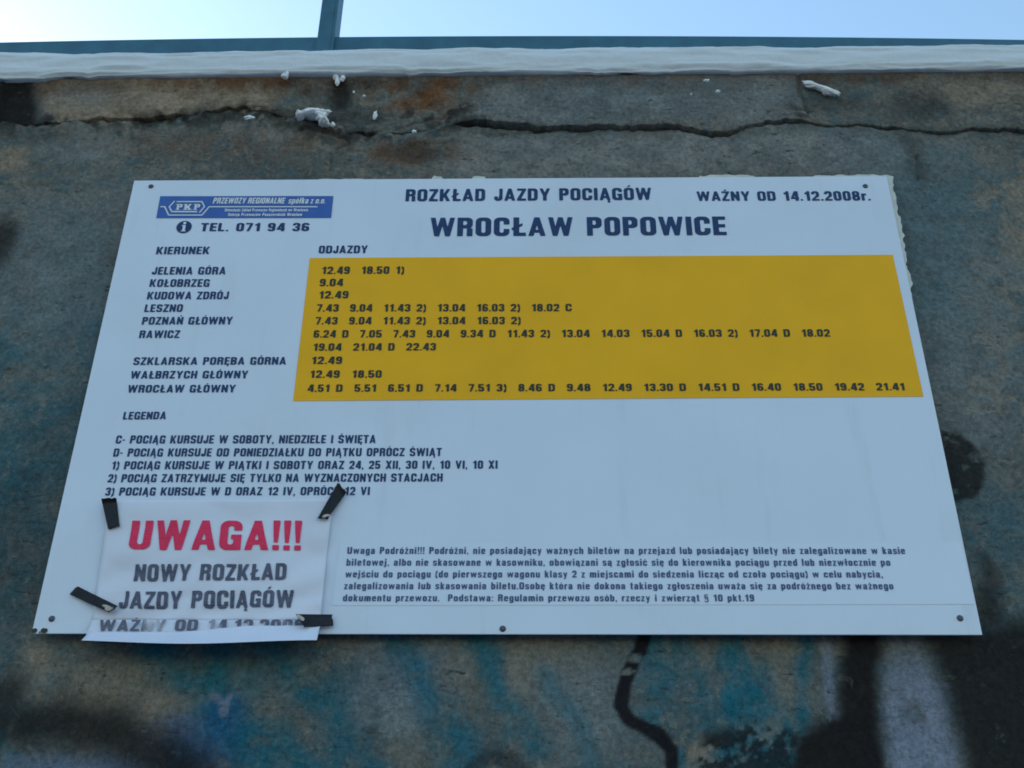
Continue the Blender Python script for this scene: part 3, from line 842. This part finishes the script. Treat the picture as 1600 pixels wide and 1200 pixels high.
def cut_glyph(ch, step):
    """faces of one letter: cells of a fine lattice, trimmed along the outline"""
    if (ch, step) in _cut: return _cut[ch, step]
    w_, f = GLYPHS[ch]
    gx = np.arange(-.12, w_ + .14, step); gy = np.arange(-.30, 1.30, step)
    X, Y = np.meshgrid(gx, gy)
    D = f(X, Y)
    V = []; F = []
    def add(poly):
        k = len(V); V.extend(poly); F.append(tuple(range(k, k + len(poly))))
    for j in range(len(gy) - 1):
        run = None
        for i in range(len(gx) - 1):
            c = [(gx[i], gy[j], D[j, i]), (gx[i + 1], gy[j], D[j, i + 1]), (gx[i + 1], gy[j + 1], D[j + 1, i + 1]), (gx[i], gy[j + 1], D[j + 1, i])]
            k = sum(q[2] < 0 for q in c)
            if k == 4:
                if run is None: run = i
                continue
            if run is not None:
                add([(gx[run], gy[j]), (gx[i], gy[j]), (gx[i], gy[j + 1]), (gx[run], gy[j + 1])]); run = None
            if k == 0: continue
            poly = []
            for a in range(4):
                p, q = c[a], c[(a + 1) % 4]
                if p[2] < 0: poly.append((p[0], p[1]))
                if (p[2] < 0) != (q[2] < 0):
                    t = p[2] / (p[2] - q[2]); poly.append((p[0] + (q[0] - p[0]) * t, p[1] + (q[1] - p[1]) * t))
            if len(poly) > 2: add(poly)
    _cut[ch, step] = (np.array(V) if V else np.zeros((0, 2)), F)
    return _cut[ch, step]

def text_mesh(text, width, caph, space=.44, track=.10, step=.05):
    """a line of writing as flat faces, fitted to a width and a capital height in metres"""
    V = []; F = []; u = 0
    for ch in text:
        if ch == ' ': u += space; continue
        v, f = cut_glyph(ch, step)
        k = len(V)
        V += [(a + u, b) for a, b in v]; F += [tuple(i + k for i in q) for q in f]
        u += GLYPHS[ch][0] + track
    u -= track
    V = np.array(V); V[:, 0] *= width / u; V[:, 1] *= caph
    return V, F

class Sheet:
    """gathers lines of writing and flat shapes lying on one plane, then links them as one mesh"""
    def __init__(self, y): self.V = []; self.F = []; self.y = y
    def add(self, V3, F):
        k = len(self.V); self.V += [tuple(v) for v in V3]; self.F += [tuple(i + k for i in f) for f in F]
    def line(self, text, xl, yl, xr, yr, cap, space=.44, track=.10, depth=None, slant=0.0, step=.05):
        """baseline from pixel (xl, yl) to (xr, yr); cap = capital height in pixels"""
        y = self.y
        a = at(xl, yl, y); b = at(xr, yr, y)
        ztop = at(xl, yl - cap, y)[1]
        W_ = b[0] - a[0]
        V, F = text_mesh(text, W_, ztop - a[1], space, track, step)
        out = []
        for (u, v) in V:
            x = a[0] + u + v * slant; z = a[1] + v + (b[1] - a[1]) * u / W_
            out.append((x, depth(x, z) if depth else y, z))
        self.add(out, F)
    def quad(self, px):
        q = [at(a, b, self.y) for a, b in px]
        self.add([(x, self.y, z) for x, z in q], [tuple(range(len(q)))])
    def band(self, px, w):
        """a stroke of width w metres along pixels"""
        q = [Vector(at(a, b, self.y)) for a, b in px]
        L = []; Rr = []
        for i, p in enumerate(q):
            d0 = (p - q[i - 1]).normalized() if i else (q[1] - p).normalized()
            d1 = (q[i + 1] - p).normalized() if i < len(q) - 1 else d0
            nrm = Vector((-(d0.y + d1.y), d0.x + d1.x)).normalized()
            k = w / 2 / max(nrm.dot(Vector((-d0.y, d0.x))), .4)
            L.append(p + nrm * k); Rr.append(p - nrm * k)
        m = len(q)
        self.add([(p.x, self.y, p.y) for p in L + Rr], [(i, i + 1, m + i + 1, m + i) for i in range(m - 1)])
    def build(self, name, mat, parent):
        o = mesh_obj(name, self.V, self.F, mat)
        return adopt(o, parent)

# ------------------------------------------------------------------ the timetable
BW, BH = 1.2, .7386
def build_board():
    root = empty('timetable_board', (0, BY, BZ))
    tag(root, 'large white enamel train timetable with amber departures panel screwed to the wall', 'timetable')
    # sheet: 3 mm thick, softly rounded rim, a slight warp
    bm = bmesh.new()
    box_bm(bm, Vector((0, BY + .0015, BZ + BH / 2)), (BW, .003, BH))
    o = bm_obj('board_sheet', bm, M_board, root, .0009)
    # spacers that hold it off the concrete
    for x in (-.52, 0, .52):
        for z in (.08, .66):
            bm = bmesh.new()
            box_bm(bm, Vector((x, BY + .013, BZ + z)), (.03, .020, .03))
            bm_obj('spacer', bm, M_edge, root)
    P = Sheet(BY - .0006)
    P.quad([(484, 403), (1395, 398), (1443, 619.5), (458, 626.5)])
    panel = P.build('departures_panel', M_yellow, root)
    D = Sheet(BY - .0012)
    for a in [('12.49  18.50 1)', 502, 428, 631, 427.6), ('9.04', 499, 447.2, 535.5, 447), ('12.49', 497.5, 466.3, 544, 466),
              ('7.43  9.04  11.43 2)  13.04  16.03 2)  18.02 C', 494.5, 486.8, 893.5, 486.2),
              ('7.43  9.04  11.43 2)  13.04  16.03 2)', 492.5, 506.8, 813.5, 506.4),
              ('6.24 D  7.05  7.43  9.04  9.34 D  11.43 2)  13.04  14.03  15.04 D  16.03 2)  17.04 D  18.02', 489.5, 527.4, 1297.5, 525.8),
              ('19.04  21.04 D  22.43', 488.5, 548, 681, 547.4), ('12.49', 486, 568.7, 534, 568.5),
              ('12.49  18.50', 483.5, 590.2, 596, 590),
              ('4.51 D  5.51  6.51 D  7.14  7.51 3)  8.46 D  9.48  12.49  13.30 D  14.51 D  16.40  18.50  19.42  21.41', 480, 612.2, 1414.5, 609.8)]:
        D.line(*a, 11.6, space=.50)
    adopt(D.build('times_lettering', M_ink, root), panel)
    T = Sheet(BY - .0006)
    T.line('ROZKŁAD JAZDY POCIĄGÓW', 633.3, 314.6, 1018.5, 312.2, 19)
    T.line('WAŻNY OD 14.12.2008r.', 1089.5, 313.8, 1361, 313.2, 14.8)
    T.line('WROCŁAW POPOWICE', 671.5, 369.2, 1136, 367.2, 29, step=.025)
    T.line('TEL. 071 94 36', 312.5, 361.2, 482.5, 361, 12.8)
    T.line('KIERUNEK', 243.3, 397.3, 326.7, 397, 11.8)
    T.line('ODJAZDY', 497.5, 395.8, 574, 395.4, 12)
    for s, xl, yl, xr, yr in [('JELENIA GÓRA', 236.5, 429, 352, 428.8), ('KOŁOBRZEG', 233, 448.2, 326.5, 448), ('KUDOWA ZDRÓJ', 229, 467.8, 356.5, 467.4),
                              ('LESZNO', 225, 487.5, 284.5, 487.2), ('POZNAŃ GŁÓWNY', 221, 507.2, 362.5, 506.8), ('RAWICZ', 216.7, 528.2, 280, 528),
                              ('SZKLARSKA PORĘBA GÓRNA', 207.5, 570.2, 446.5, 569.6), ('WAŁBRZYCH GŁÓWNY', 203, 591.6, 386.7, 591),
                              ('WROCŁAW GŁÓWNY', 198.5, 613.4, 367.2, 613), ('LEGENDA', 191.5, 655.4, 258.8, 655)]:
        T.line(s, xl, yl, xr, yr, 12.0)
    for s, xl, yl, xr, yr in [('C- POCIĄG KURSUJE W SOBOTY, NIEDZIELE I ŚWIĘTA', 180, 693, 586.8, 692.4),
                              ('D- POCIĄG KURSUJE OD PONIEDZIAŁKU DO PIĄTKU OPRÓCZ ŚWIĄT', 176.2, 713.4, 690, 712.6),
                              ('1) POCIĄG KURSUJE W PIĄTKI I SOBOTY ORAZ 24, 25 XII, 30 IV, 10 VI, 10 XI', 173, 733.4, 777.5, 732.2),
                              ('2) POCIĄG ZATRZYMUJE SIĘ TYLKO NA WYZNACZONYCH STACJACH', 167.5, 753.6, 691.5, 752.4),
                              ('3) POCIĄG KURSUJE W D ORAZ 12 IV, OPRÓCZ 12 VI', 163.5, 774.4, 577.5, 773.4)]:
        T.line(s, xl, yl, xr, yr, 12.8)
    # round information sign with an i left clear in it
    cx, cz = at(287.6, 354.6, T.y); rr = (at(299.6, 354.6, T.y)[0] - at(275.6, 354.6, T.y)[0]) / 2
    T.add([(cx + rr * math.cos(k * math.pi / 24), T.y, cz + rr * math.sin(k * math.pi / 24)) for k in range(48)], [tuple(range(48))])
    T.build('blue_lettering', M_blue, root)
    I = Sheet(BY - .0012)
    I.add([(cx + rr * (.02 + .2 * math.cos(k * math.pi / 12)), I.y, cz + rr * (.60 + .2 * math.sin(k * math.pi / 12))) for k in range(24)], [tuple(range(24))])
    I.add([(cx + rr * a, I.y, cz + rr * b) for a, b in ((-.30, .28), (.20, .28), (.20, -.62), (.34, -.62), (.34, -.74), (-.32, -.74), (-.32, -.62), (-.16, -.62), (-.16, .14), (-.30, .14))],
          [tuple(range(10))])
    I.build('information_mark', M_board, root)
    # blue banner
    Bn = Sheet(BY - .0006)
    Bn.quad([(250.4, 306.4), (521, 306.2), (517.4, 340.4), (244, 340.8)])
    ban = Bn.build('logo_banner', M_banner, root)
    Lg = Sheet(BY - .0012)
    wl = .0021
    Lg.band([(250.5, 323), (257.5, 323), (263.5, 336), (315.5, 336), (327, 323), (496, 323)], wl)
    Lg.band([(273, 314), (264.5, 323), (269, 331.8)], wl)
    Lg.band([(276, 315), (315.5, 315), (319.5, 323), (311.5, 332)], wl)
    Lg.band([(269, 330.6), (308, 330.6)], wl * 1.3)
    # serif capitals of the emblem
    for x0, ch in ((275.5, 'P'), (287.5, 'K'), (303, 'P')):
        Lg.line(ch, x0, 327.6, x0 + (8.6 if ch == 'P' else 11), 327.6, 8.8)
        Lg.y -= .0002
        Lg.band([(x0 - 1.5, 327.3), (x0 + (5 if ch == 'P' else 12), 327.3)], .0012)
        Lg.band([(x0 - .5, 319.4), (x0 + 4, 319.4)], .0012)
        Lg.y += .0002
    Lg.line('PRZEWOZY REGIONALNE', 332, 318, 444, 318, 9.2, slant=.12, space=.3)
    Lg.line('spółka z o.o.', 450, 318, 508, 318, 9.2, slant=.12, space=.3)
    Lg.line('Dolnośląski Zakład Przewozów Regionalnych we Wrocławiu', 351, 330.4, 481, 330.2, 4.6, step=.1)
    Lg.line('Sekcja Przewozów Pasażerskich Wrocław', 356, 337.6, 472, 337.4, 4.8, step=.1)
    adopt(Lg.build('emblem_lettering', M_bwhite, root), ban)
    # clear strip with the passenger notice
    Fm = Sheet(BY - .0005)
    Fm.quad([(531, 848), (1502, 846), (1523, 944), (518, 946)])
    film = Fm.build('notice_strip', M_film, root)
    S = Sheet(BY - .0011)
    for s, xl, yl, xr, yr in [
        ('Uwaga Podróżni!!! Podróżni, nie posiadający ważnych biletów na przejazd lub posiadający bilety nie zalegalizowane w kasie', 542.3, 865.4, 1415, 865.6),
        ('biletowej, albo nie skasowane w kasowniku, obowiązani są zgłosić się do kierownika pociągu przed lub niezwłocznie po', 541, 883.8, 1391.8, 884),
        ('wejściu do pociągu (do pierwszego wagonu klasy 2 z miejscami do siedzenia licząc od czoła pociągu) w celu nabycia,', 539.3, 902.2, 1379.8, 902.4),
        ('zalegalizowania lub skasowania biletu.Osobę która nie dokona takiego zgłoszenia uważa się za podróżnego bez ważnego', 537.3, 920.6, 1396.7, 920.8),
        ('dokumentu przewozu.  Podstawa: Regulamin przewozu osób, rzeczy i zwierząt § 10 pkt.19', 535.5, 939.4, 1178.9, 939.6)]:
        S.line(s, xl, yl, xr, yr, 10.8, space=.46, track=.14)
    adopt(S.build('notice_lettering', M_grey, root), film)
    dt = Sheet(BY - .0007)
    rr_ = random.Random(4)
    for k in range(16):
        px, py = 50 + 26 * rr_.random() ** 2, 991.5 - 7 * rr_.random() ** 2
        x, z = at(px, py, dt.y); r_ = .0008 + .0022 * rr_.random()
        dt.y -= .00002
        x = max(x, -BW / 2 + r_ * 1.4)
        z = max(z, BZ + r_ * 1.4)
        dt.add([(x + r_ * (1 + .4 * rr_.random()) * math.cos(a * .7854), dt.y, z + r_ * (1 + .4 * rr_.random()) * math.sin(a * .7854)) for a in range(8)], [tuple(range(8))])
    dt.build('mud_spatter', M_ink, root)
    # screws
    for px, py in ((236, 291.5), (1352, 291), (81, 967), (785.5, 982.5), (1500, 966)):
        x, z = at(px, py, BY)
        bm = bmesh.new()
        bmesh.ops.create_uvsphere(bm, u_segments=20, v_segments=10, radius=.0042)
        bmesh.ops.delete(bm, geom=[v for v in bm.verts if v.co.z < -.0001], context='VERTS')
        bmesh.ops.transform(bm, matrix=Matrix.Translation((x, BY - .0002, z)) @ Matrix.Rotation(math.pi / 2, 4, 'X') @ Matrix.Diagonal((1, 1, .55, 1)), verts=bm.verts)
        box_bm(bm, Vector((x, BY - .0024, z)), (.0056, .0012, .0011), 0)
        so = bm_obj('screw', bm, M_screw, root)
    return root
board = build_board()

# ------------------------------------------------------------------ ragged old paper showing round the board's rim
def build_remnant():
    rnd = Noise(77)
    y = BY + .008
    xs = np.linspace(at(500, 279, y)[0], at(1387, 276, y)[0], 420)
    zt = BZ + BH
    def seg(x, spans):
        h = np.zeros_like(x)
        for a, b, hh in spans:
            xa, xb = at(a, 277, y)[0], at(b, 277, y)[0]
            h = np.maximum(h, hh * sstep(xa, xa + .006, x) * (1 - sstep(xb - .006, xb, x)))
        return h
    h = seg(xs, [(478, 575, .004), (673, 695, .009), (735, 762, .0075), (1088, 1182, .007), (1266, 1392, .006)])
    h = h * (1 + .45 * rnd.fbm(xs, xs * 0, 60, 3)) - .006 * (h < .001)
    V = []; F = []
    for i, x in enumerate(xs):
        V += [(x, y, zt - .04), (x, y - .004, zt + h[i])]
    for i in range(len(xs) - 1): F.append((2 * i, 2 * i + 2, 2 * i + 3, 2 * i + 1))
    k = len(V)
    zs = np.linspace(zt + .004, at(1440, 480, y)[1], 160)
    t = np.linspace(0, 1, 160)
    wdt = (.010 * (1 - t) ** .6) * (1 + .5 * rnd.fbm(zs * 0, zs, 45, 4)) + .003 * rnd.fbm(zs * 0 + 3, zs, 130, 2)
    wdt = np.maximum(wdt, -.004); wdt[0] *= .3; wdt[1] *= .7
    for i, z in enumerate(zs):
        V += [(BW / 2 - .04, y - .001, z), (BW / 2 + wdt[i], y - .006 - .004 * float(rnd.fbm(np.array([1.]), np.array([z]), 30, 2)[0]), z)]
    for i in range(159): F.append((k + 2 * i, k + 2 * i + 2, k + 2 * i + 3, k + 2 * i + 1))
    o = mesh_obj('paper_remnant', V, F, M_remnant)
    md = o.modifiers.new('thickness', 'SOLIDIFY'); md.thickness = .0008
    tag(o, 'torn edge of an older white poster sticking out behind the timetable', 'poster remnant')
build_remnant()

# ------------------------------------------------------------------ the taped notice
def depth_paper(s, t):
    """metres the notice stands off the board; s across, t down (0..1)"""
    d = .0025 + .0016 * math.sin(3.1 * s + 1.0) * math.sin(5 * t) + .0009 * math.sin(17 * t + 3 * s)
    d += .0022 * math.sin(23 * s + 9 * t * t) * math.sin(11 * t + 2.3 * s) * (.25 + .75 * t) + .0014 * abs(math.sin(6.2 * s - 7.5 * t + .6)) + .0015
    d += .003 * max(0, 1 - abs(t - .86) / .06) * .4
    return d
def build_notice():
    root = empty('paper_notice', (at(310, 990, BY)[0], BY, at(310, 990, BY)[1]))
    tag(root, 'crumpled white paper notice reading UWAGA taped over the timetable corner', 'notice')
    TL, TR = (172, 781), (520, 780)
    # left and right edges in pixels, from the top to the fold
    def edge(t):
        l = (TL[0] + (143 - TL[0]) * t, TL[1] + (968 - TL[1]) * t)
        r = (TR[0] + (500 - TR[0]) * t, TR[1] + (970 - TR[1]) * t)
        return l, r
    nr, ns = 46, 60
    V = []
    for i in range(nr):
        t = i / (nr - 1); l, r = edge(t)
        for j in range(ns):
            s = j / (ns - 1)
            y = BY - depth_paper(s, t)
            x, z = at(l[0] + (r[0] - l[0]) * s, l[1] + (r[1] - l[1]) * s, y)
            V.append((x, y, z))
    F = [tuple(f) for f in grid_faces(nr, ns)]
    o = mesh_obj('sheet', V, F, M_paper, smooth=True); adopt(o, root)
    md = o.modifiers.new('thickness', 'SOLIDIFY'); md.thickness = .0003; md.offset = 1
    A = np.array(V)
    def surf(x, z):
        # depth of the sheet under a point: nearest grid point is close enough on so gentle a curve
        k = np.argmin((A[:, 0] - x) ** 2 + (A[:, 2] - z) ** 2)
        return A[k, 1] - .0011
    yb = BY - .0035
    Rd = Sheet(yb)
    Rd.line('UWAGA!!!', 202, 861, 470.5, 860.5, 46.5, depth=surf, slant=-.06, step=.025)
    adopt(Rd.build('warning_lettering', M_red, root), root)
    G = Sheet(yb)
    G.line('NOWY ROZKŁAD', 209.5, 909, 447.5, 907, 26, depth=surf, slant=-.05, step=.04)
    G.line('JAZDY POCIĄGÓW', 186, 952, 459, 950, 27, depth=surf, slant=-.06, step=.04)
    adopt(G.build('print_lettering', M_pgrey, root), root)
    # the lowest strip has come loose and curls out from the wall, covering the feet of its last line
    W_ = Sheet(BY - .0088)
    W_.line('WAŻNY OD 14.12.2008', 153, 986, 474, 985, 17.5, slant=.0, step=.04)
    adopt(W_.build('faded_lettering', M_faded, root), root)
    nr = 14
    V = []
    rnd = Noise(5)
    for i in range(nr):
        t = i / (nr - 1)
        for j in range(ns):
            s = j / (ns - 1)
            sag = math.sin(math.pi * min(1, s * .9 + .1)) ** 1.0
            topy = 987.5 - 10 * sstep(.35, .75, s) + .8 * float(rnd.fbm(np.array([s]), np.array([0.]), 30, 3)[0])
            l = (140 + (127 - 140) * t, topy + (1000.5 - topy) * t)
            r = (500 + (495 - 500) * t, 978 + (1000 - 978) * t)
            px = l[0] + (r[0] - l[0]) * s
            py = topy + (1000.3 + 5.5 * sag * sag - topy) * t
            y = BY - .0100 - .024 * t ** 1.3 * (1 - .25 * math.cos(4 * s)) + .0015 * math.sin(9 * s) * t
            x, z = at(px, py, y)
            V.append((x, y, z))
    o = mesh_obj('loose_strip', V, [tuple(f) for f in grid_faces(nr, ns)], M_paper, smooth=True); adopt(o, root)
    md = o.modifiers.new('thickness', 'SOLIDIFY'); md.thickness = .0003
    tag(o, 'loose bottom strip of the notice curling away from the wall')
    # the part of the sheet that joins the flat page to the strip
    V = []
    for i in range(8):
        t = i / 7
        for j in range(ns):
            s = j / (ns - 1)
            l = (143 + (134 - 143) * t, 968 + (992 - 968) * t); r = (500 + (497 - 500) * t, 970 + (990 - 970) * t)
            y = BY - depth_paper(s, 1) * (1 - t) - .0075 * t
            x, z = at(l[0] + (r[0] - l[0]) * s, l[1] + (r[1] - l[1]) * s, y)
            V.append((x, y, z))
    o = mesh_obj('fold', V, [tuple(f) for f in grid_faces(8, ns)], M_paper, smooth=True); adopt(o, root)
    md = o.modifiers.new('thickness', 'SOLIDIFY'); md.thickness = .0003
    return root

def faded_mat():
    m, n, l, p = new_mat('worn_print')
    tc = n.new('ShaderNodeTexCoord')
    no = n.new('ShaderNodeTexNoise'); no.inputs['Scale'].default_value = 26; no.inputs['Detail'].default_value = 5
    l.new(tc.outputs['Object'], no.inputs['Vector'])
    cr = n.new('ShaderNodeValToRGB')
    cr.color_ramp.elements[0].position = .50; cr.color_ramp.elements[0].color = (.11, .12, .18, 1)
    cr.color_ramp.elements[1].position = .68; cr.color_ramp.elements[1].color = (.60, .62, .70, 1)
    l.new(no.outputs['Fac'], cr.inputs['Fac']); l.new(cr.outputs['Color'], p.inputs['Base Color'])
    p.inputs['Roughness'].default_value = .7
    return m
M_faded = faded_mat()
build_notice()

# ------------------------------------------------------------------ strips of black tape
def tape(label, quad, depths, peel, seed):
    """quad: corners in pixels, first edge then the edge at the other end; peel: which end has lifted (0, 1)"""
    rnd = Noise(seed)
    root = empty('tape_strip', (0, 0, 0))
    nl, nw = 22, 8
    V = []
    (a, b, c, d) = quad
    for i in range(nl):
        t = i / (nl - 1)
        for j in range(nw):
            s = j / (nw - 1)
            px = (a[0] * (1 - s) + b[0] * s) * (1 - t) + (d[0] * (1 - s) + c[0] * s) * t
            py = (a[1] * (1 - s) + b[1] * s) * (1 - t) + (d[1] * (1 - s) + c[1] * s) * t
            off = depths[0] * (1 - t) + depths[1] * t
            e = (t if peel == 1 else 1 - t)
            off += .006 * max(0, (e - .78) / .22) ** 2 + .0006 * float(rnd.fbm(np.array([t]), np.array([s]), 5, 3)[0])
            if i in (0, nl - 1): px += 1.2 * float(rnd.n(np.array([t + .3]), np.array([s]), 9)[0]); py += 1.2 * float(rnd.n(np.array([t + 7.]), np.array([s]), 9)[0])
            y = BY - off
            x, z = at(px, py, y)
            V.append((x, y, z))
    ctr = np.array(V).mean(0)
    root.location = Vector(ctr)
    tag(root, label, 'tape strip', 'strips of black tape holding the notice')
    o = mesh_obj('tape_film', V, [tuple(f) for f in grid_faces(nl, nw)], M_tape, smooth=True); adopt(o, root)
    md = o.modifiers.new('thickness', 'SOLIDIFY'); md.thickness = .0004
    return root, V, nl, nw
def curl(root, px, rx, rz, rot, off, seed):
    """a pale patch that paints the glint on a curled tape end"""
    y = BY - off
    cx, cz = at(px[0], px[1], y)
    rnd = Noise(seed); V = [(cx, y - .0012, cz)]
    for k in range(20):
        a = k * math.pi / 10
        q = 1 + .35 * float(rnd.n(np.array([math.cos(a)]), np.array([math.sin(a)]), 1.7)[0])
        u, v = rx * math.cos(a) * q, rz * math.sin(a) * q
        V.append((cx + u * math.cos(rot) - v * math.sin(rot), y, cz + u * math.sin(rot) + v * math.cos(rot)))
    o = mesh_obj('end_glint', V, [(0, 1 + k, 1 + (k + 1) % 20) for k in range(20)], M_glint, smooth=True); adopt(o, root)
r, *_ = tape('black tape strip at upper left of the notice, nearly upright', [(158, 778.5), (182, 777.5), (187, 822), (169, 827.5)], (.0085, .0095), 0, 1)
r, *_ = tape('black tape strip slanting at upper right of the notice across the small print', [(528, 754), (542, 769), (512, 810.5), (496, 810.5)], (.0045, .0095), 0, 2)
curl(r, (509, 806), .005, .0022, .25, .0145, 21)
r, *_ = tape('black tape strip slanting down at lower left of the notice', [(108, 928), (122, 916.5), (184, 947), (171, 957.5)], (.0025, .0105), 1, 3)
curl(r, (170, 950), .008, .003, -.3, .0150, 22)
r, *_ = tape('black tape strip lying level at lower right of the notice', [(521, 978), (519, 960), (462, 959.5), (476, 979.5)], (.0060, .0165), 1, 4)
curl(r, (470, 965.5), .006, .0025, -.65, .0240, 23)
